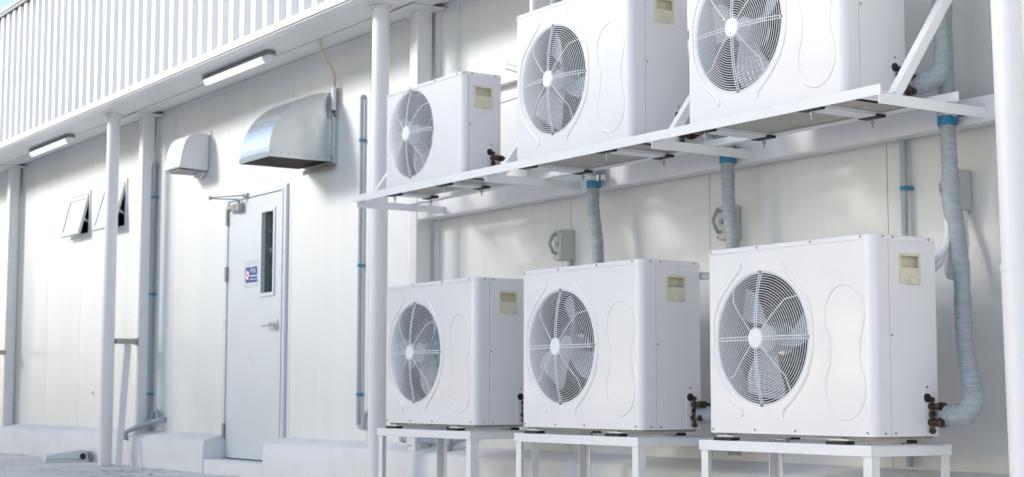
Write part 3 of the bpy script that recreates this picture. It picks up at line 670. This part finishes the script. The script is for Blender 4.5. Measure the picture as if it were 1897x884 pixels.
    for bl in range(nb):
        a0 = math.radians(spin+bl*360/nb); NR, NA = 8, 8; grid = []
        for i in range(NR+1):
            r = .045+(Rb-.045)*i/NR; fr = i/NR; row = []
            wdt = math.radians(40+12*fr-16*max(0,fr-.7)/.3); sweep = math.radians(20*fr)
            for j in range(NA+1):
                f = j/NA; a = a0+sweep+(f-.5)*wdt
                row.append((fx+r*math.cos(a), yh-.022+.058*f+.010*math.sin(math.pi*f), fz+r*math.sin(a)))
            grid.append(row)
        for i in range(NR):
            for j in range(NA): m.face([grid[i][j],grid[i+1][j],grid[i+1][j+1],grid[i][j+1]])
    fo = m.build('fan','blade',u,smooth=60,fix=False)
    so_ = fo.modifiers.new('thickness','SOLIDIFY'); so_.thickness = .003
    # handle
    m = MB(); yo = .004
    def ringbox(a0,a1,b0,b1,t_): m.box(W-.001,W+.0035,a0-yo,a0+t_,b0-yo,b1+yo); m.box(W-.001,W+.0035,a1-t_,a1+yo,b0-yo,b1+yo); m.box(W-.001,W+.0035,a0+t_+.0005,a1-t_-.0005,b0-yo,b0+t_); m.box(W-.001,W+.0035,a0+t_+.0005,a1-t_-.0005,b1-t_,b1+yo)
    ringbox(h0,h1,hz0,hz1,.006)
    zi = hz0+(hz1-hz0)*.62
    m.face([(W-.022,h0,zi),(W-.022,h1,zi),(W-.022,h1,hz1),(W-.022,h0,hz1)]); m.face([(W-.022,h0,zi),(W-.022,h1,zi),(W-.004,h1,hz0),(W-.004,h0,hz0)])
    for y in (h0,h1): m.face([(W,y,hz0),(W-.022,y,zi),(W-.022,y,hz1),(W,y,hz1)])
    m.face([(W,h0,hz1),(W,h1,hz1),(W-.022,h1,hz1),(W-.022,h0,hz1)])
    m.box(W-.003,W+.0005,h0+.003,h1-.003,hz0+.002,hz0+(hz1-hz0)*.55)
    hnd = m.build('handle','cream',u,bevel=.0015)
    m = MB(); yc = (h0+h1)/2
    m.hexa([(W+.001,yc-.008,hz0-.002),(W+.016,yc-.006,hz0-.002),(W+.016,yc+.022,hz0-.002),(W+.001,yc+.024,hz0-.002),(W+.001,yc-.008,hz0+.026),(W+.003,yc-.006,hz0+.026),(W+.003,yc+.022,hz0+.026),(W+.001,yc+.024,hz0+.026)]); m.build('latch','cream',hnd,bevel=.002)
    # service plate, grommet, valves
    m = MB(); p0, p1 = D-plate-.054, D-plate; m.box(W+.0005,W+.004,p0,p1,.004,.162)
    sp = m.build('service_plate','ac',u,bevel=.0015)
    m = MB(); m.tube([(W+.0042,D-plate-.032,.134),(W+.010,D-plate-.032,.134)],[.0165,.0145],20); m.build('grommet','black',sp)
    for z, k in ((.104,1.0),(.048,1.2)):
        m = MB(); y = D-plate-.008
        m.cyl((W+.0042,y-.012,z),(W+.045*k,y-.012,z),.010*k,12); m.cyl((W+.016,y-.012,z-.028*k),(W+.016,y-.012,z+.030*k),.0065*k,10)
        m.cyl((W+.028,y-.012,z),(W+.030,y+.040*k,z),.011*k,6); m.cyl((W+.029,y+.012,z),(W+.029,y+.036,z),.0150*k,6); m.tube([(W+.045*k,y-.012,z),(W+.052*k,y-.012,z)],[.013*k,.010*k],6)
        m.cyl((W+.010,y-.012,z-.024*k),(W+.0225,y-.012,z-.024*k),.009*k,6); m.cyl((W+.010,y-.012,z+.024*k),(W+.0225,y-.012,z+.024*k),.009*k,6)
        m.build('valve','brass',u)
    m = MB(); m.tube(spline([(W+.03,D-.002,.104),(W+.035,D+.03,.10),(W+.03,D+.035,.06),(W+.03,D+.02,.048)],5),.006,8); m.build('drip_hose','black',u)
    # feet and pan
    m = MB(); m.box(.02,W-.02,.015,D-.008,-.009,-.0005); m.build('base_pan','pan',u,bevel=.003)
    for xf in (.10, W-.16):
        m = MB(); m.box(xf-.045,xf+.045,-.012,D+.014,-.016,-.0095); m.box(xf-.040,xf+.040,.03,D-.03,-.0245,-.0165); ft_ = m.build('foot','frame',u,bevel=.002)
        for yp in (-.005, D-.012):
            m = MB(); m.box(xf-.050,xf+.05,yp-.02,yp+.024,-.0278,-.0168); m.build('rubber_pad','black',ft_,bevel=.002)
        for yp in (.0, D-.008):
            m = MB(); m.cyl((xf,yp,-.062),(xf,yp,-.002),.0035,8); m.cyl((xf,yp,-.0155),(xf,yp,-.006),.010,6); m.cyl((xf,yp,-.046),(xf,yp,-.037),.008,6); m.build('bolt','steel',ft_)
    return u
GL, GU = 'air conditioners on floor stands', 'air conditioners on the wall shelf'
a3 = ac_unit(.855,.700,.3194,.2954,.352,.4955,True,0,'lower right air conditioner, biggest in view, on the right floor stand',GL); a3.location = (-1.2737,-.6778,.411)
def spin_copy(loc, label, group, ang):
    c = copy_tree(a3); c.location = loc; tag(c, label, None, group)
    for k in kids(c):
        if k.name.startswith('fan') and not k.name.startswith('fan_grille'):
            p = Vector((.2954,0,.352)); k.rotation_euler = (0,math.radians(ang),0)
            k.location = p-Matrix.Rotation(math.radians(ang),3,'Y')@p
    return c
spin_copy((-2.5581,-.6778,.411),'lower middle air conditioner on the middle floor stand',GL,40)
spin_copy((-3.8195,-.6778,.411),'lower left air conditioner on the floor stand next to the white downpipe',GL,75)
spin_copy((-2.6570,-.648,1.612),'upper middle air conditioner in the middle of the wall shelf',GU,25)
spin_copy((-1.4190,-.648,1.612),'upper right air conditioner at the braced right end of the wall shelf',GU,95)
a1 = ac_unit(.757,.525,.225,.258,.277,.452,False,30,'smallest air conditioner with a plain smooth front, at the left end of the shelf',GU,.036,.072,.172,.355,.455,.034); a1.location = (-3.889,-.648,1.610)

# ------------------------------------------------------------------ floor stands
def stand(label):
    s = thing('floor_stand', label, 'stand', (0,0,0), 'white steel floor stands')
    # local frame: x 0..0.90, y 0..0.40, top at z .383
    H = .3825; bh = .038
    def L(name, a): m = MB(); [m.box(*q) for q in a]; m.build(name,'frame',s,bevel=.0015)
    L('front_bar',[(0,.90,0,.005,H-bh,H),(0,.90,.0055,.040,H-.005,H)])
    L('rear_bar',[(0,.90,.395,.40,H-bh,H),(0,.90,.36,.3945,H-.005,H)])
    L('side_bar',[(.895,.90,.0055,.3945,H-bh,H-.0055),(.860,.8945,.0405,.3595,H-.0055,H-.0005)])
    L('side_bar',[(0,.005,.0055,.3945,H-bh,H-.0055),(.0055,.040,.0405,.3595,H-.0055,H-.0005)])
    for x0, sx in ((.006,1),(.894,-1)):
        for y0, sy in ((.006,1),(.394,-1)):
            def b_(xa, xb, ya, yb): return (min(xa,xb),max(xa,xb),min(ya,yb),max(ya,yb),0,H-.0065)
            L('leg',[b_(x0,x0+sx*.040,y0,y0+sy*.005), b_(x0,x0+sx*.005,y0+sy*.0052,y0+sy*.040)])
    return s
s3 = stand('right white steel stand under the lower right air conditioner'); s3.location = (-1.3100,-.702,0)
s2 = copy_tree(s3); s2.location = (-2.5900,-.702,0); tag(s2,'middle white steel stand under the lower middle air conditioner')
s1 = copy_tree(s3); s1.location = (-3.8600,-.702,0); tag(s1,'left white steel stand under the lower left air conditioner')

# ------------------------------------------------------------------ door sign, sticker, bait box
sg_ = thing('door_sign','small blue sign with Thai lettering and a red no-entry circle on the door','sign',(-6.94,-.0125,1.30))
m = MB(); m.box(-7.060,-6.812,-.0135,-.0122,1.302,1.494); m.build('backing','film',sg_,smooth=0)
m = MB(); m.box(-7.040,-6.834,-.0145,-.0136,1.328,1.452); m.build('white_border','signw',sg_,smooth=0)
m = MB(); m.box(-7.034,-6.840,-.0152,-.0146,1.334,1.446); m.build('blue_panel','signb',sg_,smooth=0)
m = MB(); m.disc_y(-6.999,-.0153,1.388,.030,.0006,32); m.build('white_disc','signw',sg_,smooth=0)
m = MB(); m.tube([(-6.999+.029*math.cos(2*math.pi*k/32),-.0158,1.388+.034*math.sin(2*math.pi*k/32)) for k in range(32)],.0035,6,closed=True,up=(0,1,0),flat=.2); m.bar((-7.018,-.0162,1.408),(-6.98,-.0162,1.368),.0006,.006,up=(0,0,1)); m.box(-7.013,-6.985,-.0166,-.0161,1.382,1.394); m.build('prohibition_ring','signr',sg_,smooth=0)
def text(s, x, z, size, mm, parent, name):
    cu = bpy.data.curves.new(name,'FONT'); cu.body = s; cu.size = size; cu.extrude = .0002
    tmp = bpy.data.objects.new(name, cu); COL.objects.link(tmp)
    bpy.context.view_layer.update()
    me = bpy.data.meshes.new_from_object(tmp.evaluated_get(bpy.context.evaluated_depsgraph_get()))
    bpy.data.objects.remove(tmp)
    me.name = name
    for v in me.vertices:
        a, b_, c = v.co; v.co = (x+a-parent.location.x, -.0156-c-parent.location.y, z+b_-parent.location.z)
    me.materials.clear(); me.materials.append(MW[mm]); o = bpy.data.objects.new(name, me); COL.objects.link(o); o.parent = parent; return o
text('ห้าม', -6.952, 1.402, .055, 'signw', sg_, 'lettering')
m = MB(); rr = random.Random(7)
for z, hgt, x in ((1.374,.013,-6.962),(1.352,.008,-6.958)):
    while x < -6.850:
        ww = rr.uniform(.003,.007); m.box(x,x+ww,-.0158,-.0153,z+rr.uniform(0,.002),z+hgt*rr.uniform(.7,1)); x += ww+.0022
m.build('small_print','signw',sg_,smooth=0)
m = MB(); m.box(-10.20,-10.14,-.002,-.0005,.50,.585); m.m = 1; m.box(-10.195,-10.145,-.003,-.0021,.555,.578); m.m = 0
o = m.build('sticker',['signw','wrap'],at=(-10.17,-.002,.50),smooth=0); tag(o,'tiny white and blue sticker low on the wall under the open windows','sticker')
bt = thing('bait_box','pale grey plastic bait box with a round hole, on the ground against the plinth','bait box',(-9.66,-.4,0))
m = MB(); m.hexa([(-9.72,-.575,.0),(-9.60,-.575,.0),(-9.60,-.215,.0),(-9.72,-.215,.0),(-9.72,-.575,.022),(-9.60,-.575,.022),(-9.60,-.215,.022),(-9.72,-.215,.022)]); m.build('base','bait',bt,bevel=.004)
m = MB(); m.hexa([(-9.72,-.575,.0235),(-9.60,-.575,.0235),(-9.60,-.215,.0235),(-9.72,-.215,.0235),(-9.705,-.57,.062),(-9.612,-.57,.062),(-9.608,-.25,.105),(-9.71,-.25,.105)]); m.build('lid','bait',bt,bevel=.008)
m = MB(); m.tube([(-9.606,-.27,.048),(-9.5965,-.27,.048)],.026,24); m.build('entry_hole','dark',bt)
m = MB(); m.box(-9.712,-9.605,-.213,-.200,.0,.09); m.build('rear_plate','alud',bt,bevel=.004)

# ------------------------------------------------------------------ across and beside the yard (hedge seen in the glass and the gloss paint; wing added to bounce light)
HY, HH, HN = -8.5, 5.5, 36000
HX = -3.6
hg = thing('hedge','tall green hedge across the yard, mirrored in the door glass','hedge',(-11,HY,0))
rr = random.Random(11); m = MB()
for k in range(HN):
    x = rr.uniform(-30,HX); top = HH+(.45 if x > -10.5 else -.25)+.30*math.sin(x*1.7)+.2*math.sin(x*4.3+1)+rr.gauss(0,.12)
    z = top*(rr.random()**.6); y = HY+rr.gauss(0,.38)*(1-.35*z/4)
    s = rr.uniform(.06,.13); a = Vector((rr.gauss(0,1),rr.gauss(0,1),rr.gauss(0,1))).normalized(); b_ = a.orthogonal().normalized(); c = a.cross(b_); p = Vector((x,y,max(.05,z)))
    m.face([p-b_*s, p+c*s*.55, p+b_*s, p-c*s*.55])
m.build('foliage','leaf',hg,smooth=0,fix=False)
m = MB()
for k in range(60): x = -29.7+k*.43; m.tube([(x,HY,0),(x+rr.uniform(-.1,.1),HY+rr.uniform(-.1,.1),1.4),(x+rr.uniform(-.2,.2),HY,3.4)],[.045,.035,.012],6)
m.build('stems','stem',hg)
wg = thing('bounce_wing','unseen white wing added right of the yard to bounce sunlight onto the units','building',(12,-4,0))  # added out of view; its sunlit white wall lightens the units' right sides
m = MB(); m.box(6.7,16,-16,1.0,.3,5.2); m.build('wall','panel',wg,smooth=0)
m = MB(); m.box(6.56,6.698,-16.1,1.0,0,.30); m.build('plinth','plinth',wg,bevel=.01)
m = MB(); m.box(6.5,16.1,-16.3,1.1,5.205,5.35); m.build('roof','roofedge',wg,bevel=.01)
for y in (-12,-8.5,-5,-1.5):
    m = MB(); m.box(6.675,6.697,y-.5,y+.5,1.4,2.3); f = m.build('window','alu',wg,bevel=.004)
    m = MB(); m.box(6.670,6.6745,y-.45,y+.45,1.45,2.25); m.build('pane','glassd',f,smooth=0)
